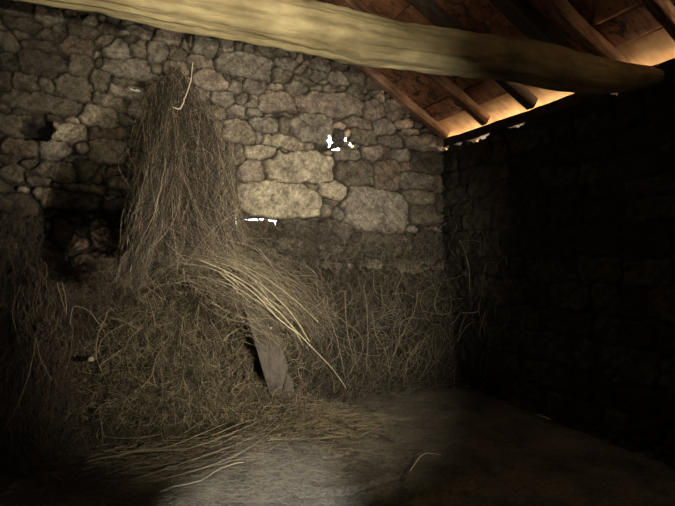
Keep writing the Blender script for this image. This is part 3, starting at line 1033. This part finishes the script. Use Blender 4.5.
SHEAF = [
    ([(209, 178, 4.35), (216, 205, 4.25), (224, 228, 4.2), (228, 247, 4.15)], 'pale strand slanting down the right side of the sheaf, lower one'),
    ([(192, 196, 4.3), (206, 218, 4.2), (219, 240, 4.15)], 'short pale strand in the middle of the sheaf'),
    ([(160, 180, 4.3), (158, 200, 4.25), (154, 214, 4.2)], 'thin strand at the left side of the sheaf'),
    ([(170, 150, 4.45), (186, 175, 4.32), (196, 198, 4.25)], 'pale strand high on the sheaf front'),
    ([(175, 195, 4.25), (150, 225, 4.15), (134, 255, 4.1), (130, 278, 4.05)], 'brown curved strand along the lower left of the sheaf'),
    ([(166, 243, 4.02), (176, 252, 3.98), (187, 262, 3.98)], 'short broken end poking out of the hollow'),
]
for pts, lab in SHEAF:
    stem('sheaf_strand', st(pts, -.36), .0028, .0018, M_STALK, lab, 'stem', 'single strands on the sheaf', .7, k=16, sides=5)
stem('hooked_stalk', st([(193, 62, 4.5), (191, 78, 4.4), (187, 93, 4.3), (182, 106, 4.22), (179, 109, 4.2), (173, 107, 4.2)]), .0052, .0040, M_STEM,
     'pale hooked stalk hanging before the wall above the sheaf', 'stem', None, 1.0)

TW = [
    ([(322, 300, 4.5), (340, 318, 4.4), (360, 335, 4.4), (362, 352, 4.4), (352, 368, 4.4)], .0032, 'curly twig looping to the right in the twig heap'),
    ([(324, 306, 4.42), (334, 330, 4.35), (340, 352, 4.35), (344, 372, 4.35)], .0045, 'pale curved stem dropping beside the longest arching stem'),
    ([(364, 285, 4.5), (367, 312, 4.4), (368, 340, 4.4), (366, 372, 4.4)], .0036, 'upright twig in the middle of the twig heap'),
    ([(345, 292, 4.5), (346, 320, 4.42), (350, 345, 4.4), (358, 370, 4.4)], .0036, 'upright twig left of the middle one, leaning right at its foot'),
    ([(372, 310, 4.5), (376, 335, 4.4), (386, 352, 4.4), (390, 375, 4.35)], .0034, 'bent twig standing right of the middle of the twig heap'),
    ([(418, 292, 4.55), (414, 312, 4.5), (400, 340, 4.42), (388, 372, 4.4)], .0032, 'dark twig slanting down left near the corner'),
    ([(392, 294, 4.6), (404, 293, 4.58), (416, 297, 4.55), (421, 290, 4.55)], .0030, 'short curled twig high in the twig heap near the corner'),
    ([(325, 258, 4.7), (331, 268, 4.65), (340, 273, 4.65)], .0022, 'small curled tendril at the top of the twig heap'),
    ([(430, 335, 4.4), (418, 345, 4.35), (408, 360, 4.3), (404, 380, 4.3)], .0030, 'crooked twig at the right end of the twig heap'),
    ([(460, 240, 4.5), (468, 262, 4.35), (470, 290, 4.3)], .0040, 'thick bent twig standing against the dark right wall'),
]
for pts, r, lab in TW:
    stem('crooked_twig', st(pts), r, r * .7, M_STALK, lab, 'twig', 'single twigs standing in the twig heap', .35, k=20, sides=5)

LF = [
    ([(70, 325, 4.0), (73, 308, 3.98), (80, 307, 3.97), (92, 314, 3.95), (110, 340, 3.95)], 'pale bent stem arching at the left in front of the bracken'),
    ([(62, 282, 4.2), (66, 300, 4.15), (66, 316, 4.1)], 'thin pale stem in the bracken above the bent stem'),
    ([(57, 283, 4.22), (62, 300, 4.15), (66, 312, 4.1)], 'thin pale stem crossing its neighbour in the bracken'),
    ([(96, 360, 4.0), (98, 335, 4.0), (108, 312, 4.05)], 'straight stem standing at the left rim of the straw heap'),
    ([(36, 338, 3.95), (30, 370, 3.85), (20, 400, 3.8), (4, 430, 3.7)], 'long stem leaning left in the dark bracken'),
    ([(36, 340, 3.95), (42, 362, 3.9), (52, 380, 3.85)], 'forked stem leaning right in the dark bracken'),
    ([(110, 317, 3.98), (125, 322, 3.95), (139, 330, 3.95)], 'short straw slanting across the left rim of the straw heap'),
]
for pts, lab in LF:
    stem('dry_stem', st(pts), .0036, .0024, M_STALK, lab, 'stem', 'single stems at the left', .55, k=18, sides=5)

# sawn branch with its pale round end
br = empty('sawn_branch', PY(91, 359, 3.93))
tag(br, 'sawn branch with a pale round cut end, poking out between bracken and straw', 'branch')
s_ = stem('branch_bark', [Vector((0, 0, 0)), Vector((-.03, .15, -.02)), Vector((-.03, .32, -.06))], .017, .02, M_TWIG, None, None, None, .6, k=10, sides=12, parent=br)
s_.location = (0, 0, 0)
ce = rock('cut_end', (0, -.002, 0), .036, .012, .034, M_STALK, None, 2, 0, br)
ce['label'] = 'pale cut end'
a_ = ce.data.attributes.new('rnd', 'FLOAT', 'POINT')
a_.data.foreach_set('value', np.full(len(ce.data.vertices), 1.0, np.float32))

FL = [
    ([(140, 402), (165, 403), (195, 405)], .10, .0030, 'straight pale stalk lying level at the foot of the straw heap'),
    ([(85, 462), (135, 452), (185, 449), (225, 436), (262, 420), (300, 411), (335, 409)], .09, .0050, 'longest stalk sweeping across the floor to the straw tuft'),
    ([(120, 452), (170, 446), (215, 428), (250, 413), (280, 402)], .11, .0038, 'stalk lying just behind the longest one'),
    ([(160, 492), (178, 486), (200, 481), (222, 468), (244, 462)], .02, .0042, 'bright pale stalk on the lit patch of floor'),
    ([(135, 478), (175, 466), (205, 455), (235, 445), (262, 432), (280, 416)], .07, .0038, 'stalk crossing the floor between the lit patch and the longest stalk'),
    ([(150, 482), (190, 472), (225, 460), (252, 446), (275, 428), (310, 398)], .06, .0045, 'curved stalk rising right towards the plank foot'),
    ([(212, 436), (245, 422), (290, 412), (322, 408)], .12, .0040, 'stalk ending beside the straw tuft, above the longest one'),
    ([(230, 402), (270, 405), (298, 408), (312, 412)], .13, .0030, 'thin stalk lying below the plank foot'),
    ([(215, 400), (250, 400), (290, 403), (325, 404)], .15, .0026, 'thin dark stalk lying nearest the plank foot'),
    ([(210, 448), (240, 434), (262, 418), (298, 402)], .10, .0032, 'stalk slanting up steeply below the plank'),
    ([(205, 468), (235, 460), (262, 452), (292, 440)], .03, .0026, 'thin stalk beside the upper rim of the lit patch'),
    ([(83, 430), (115, 438), (150, 436), (180, 428)], .08, .0032, 'stalk lying across the left of the floor straw'),
    ([(88, 458), (110, 450), (130, 444)], .07, .0030, 'short stalk left of the longest one'),
    ([(410, 471), (420, 457), (428, 453), (441, 455)], .02, .0036, 'pale bent twig on the bare earth at the right'),
    ([(340, 448), (370, 452), (395, 458), (402, 466)], .01, .0028, 'thin twig lying right of the straw tuft'),
    ([(40, 474), (58, 462), (60, 448)], .05, .0026, 'short twig in the bracken litter at the lower left'),
    ([(48, 472), (63, 481)], .04, .0036, 'small pale splinter at the lower left'),
    ([(216, 492), (236, 495), (256, 492)], .01, .0018, 'thin curved straw lying on the lit patch of floor'),
    ([(325, 420), (350, 432), (366, 446)], .06, .0030, 'straw slanting down in front of the straw tuft'),
    ([(318, 432), (340, 438), (364, 444)], .05, .0026, 'straw lying lowest in the straw tuft'),
]
for pts, h, r, lab in FL:
    pp_ = [PZ(p[0], p[1], h) for p in pts]
    if len(pp_) == 2:
        pp_.insert(1, (pp_[0] + pp_[1]) / 2 + Vector((0, 0, .004)))
    stem('floor_stalk', pp_, r, r * .6, M_STEM if 'pale' in lab else M_STALK, lab, 'stalk', 'single stalks on the floor', .6, k=24, sides=5)

# ------------------------------------------------------------------ leaning plank
out = [(244, 306), (256, 303), (268, 312), (275, 330), (283, 352), (288, 368), (281, 394), (270, 396), (262, 368), (254, 340), (247, 318)]
import bmesh
bm = bmesh.new()


def lean(py):
    return 4.16 - (py - 303) / 95 * 0.14


front = [PY(x, y, lean(y)) for x, y in out]
o0 = front[7].copy()
vf = [bm.verts.new(p - o0) for p in front]
vb = [bm.verts.new(p - o0 + Vector((0.005, .05, 0.0))) for p in front]
bm.faces.new(vf)
bm.faces.new(vb[::-1])
for i in range(len(out)):
    j = (i + 1) % len(out)
    bm.faces.new((vf[j], vf[i], vb[i], vb[j]))
bmesh.ops.recalc_face_normals(bm, faces=bm.faces)
bmesh.ops.bevel(bm, geom=list(bm.edges), offset=.005, segments=2, affect='EDGES')
me = bpy.data.meshes.new('leaning_plank')
bm.to_mesh(me)
bm.free()
o = link('leaning_plank', me, M_PLANK)
o.location = o0
tag(o, 'flat grey brown plank leaning in the straw heap, narrowed at its foot', 'plank')
cf = PY(271, 328, lean(328)) - o0
rock('pale_chip', cf, .018, .008, .016, M_WHITE, None, 4, 0, o)['label'] = 'small pale chip on the plank'
out2 = [(287, 372), (293, 380), (295, 397), (282, 398)]
bm = bmesh.new()
fr = [PY(x, y, 4.05) for x, y in out2]
o0 = fr[3].copy()
vf = [bm.verts.new(p - o0) for p in fr]
vb = [bm.verts.new(p - o0 + Vector((0, .05, 0))) for p in fr]
bm.faces.new(vf)
bm.faces.new(vb[::-1])
for i in range(4):
    bm.faces.new((vf[(i + 1) % 4], vf[i], vb[i], vb[(i + 1) % 4]))
bmesh.ops.recalc_face_normals(bm, faces=bm.faces)
bmesh.ops.bevel(bm, geom=list(bm.edges), offset=.008, segments=2, affect='EDGES')
me = bpy.data.meshes.new('plank_offcut')
bm.to_mesh(me)
bm.free()
o = link('plank_offcut', me, M_PLANK)
o.location = o0
tag(o, 'small plank offcut standing at the foot of the leaning plank', 'plank')
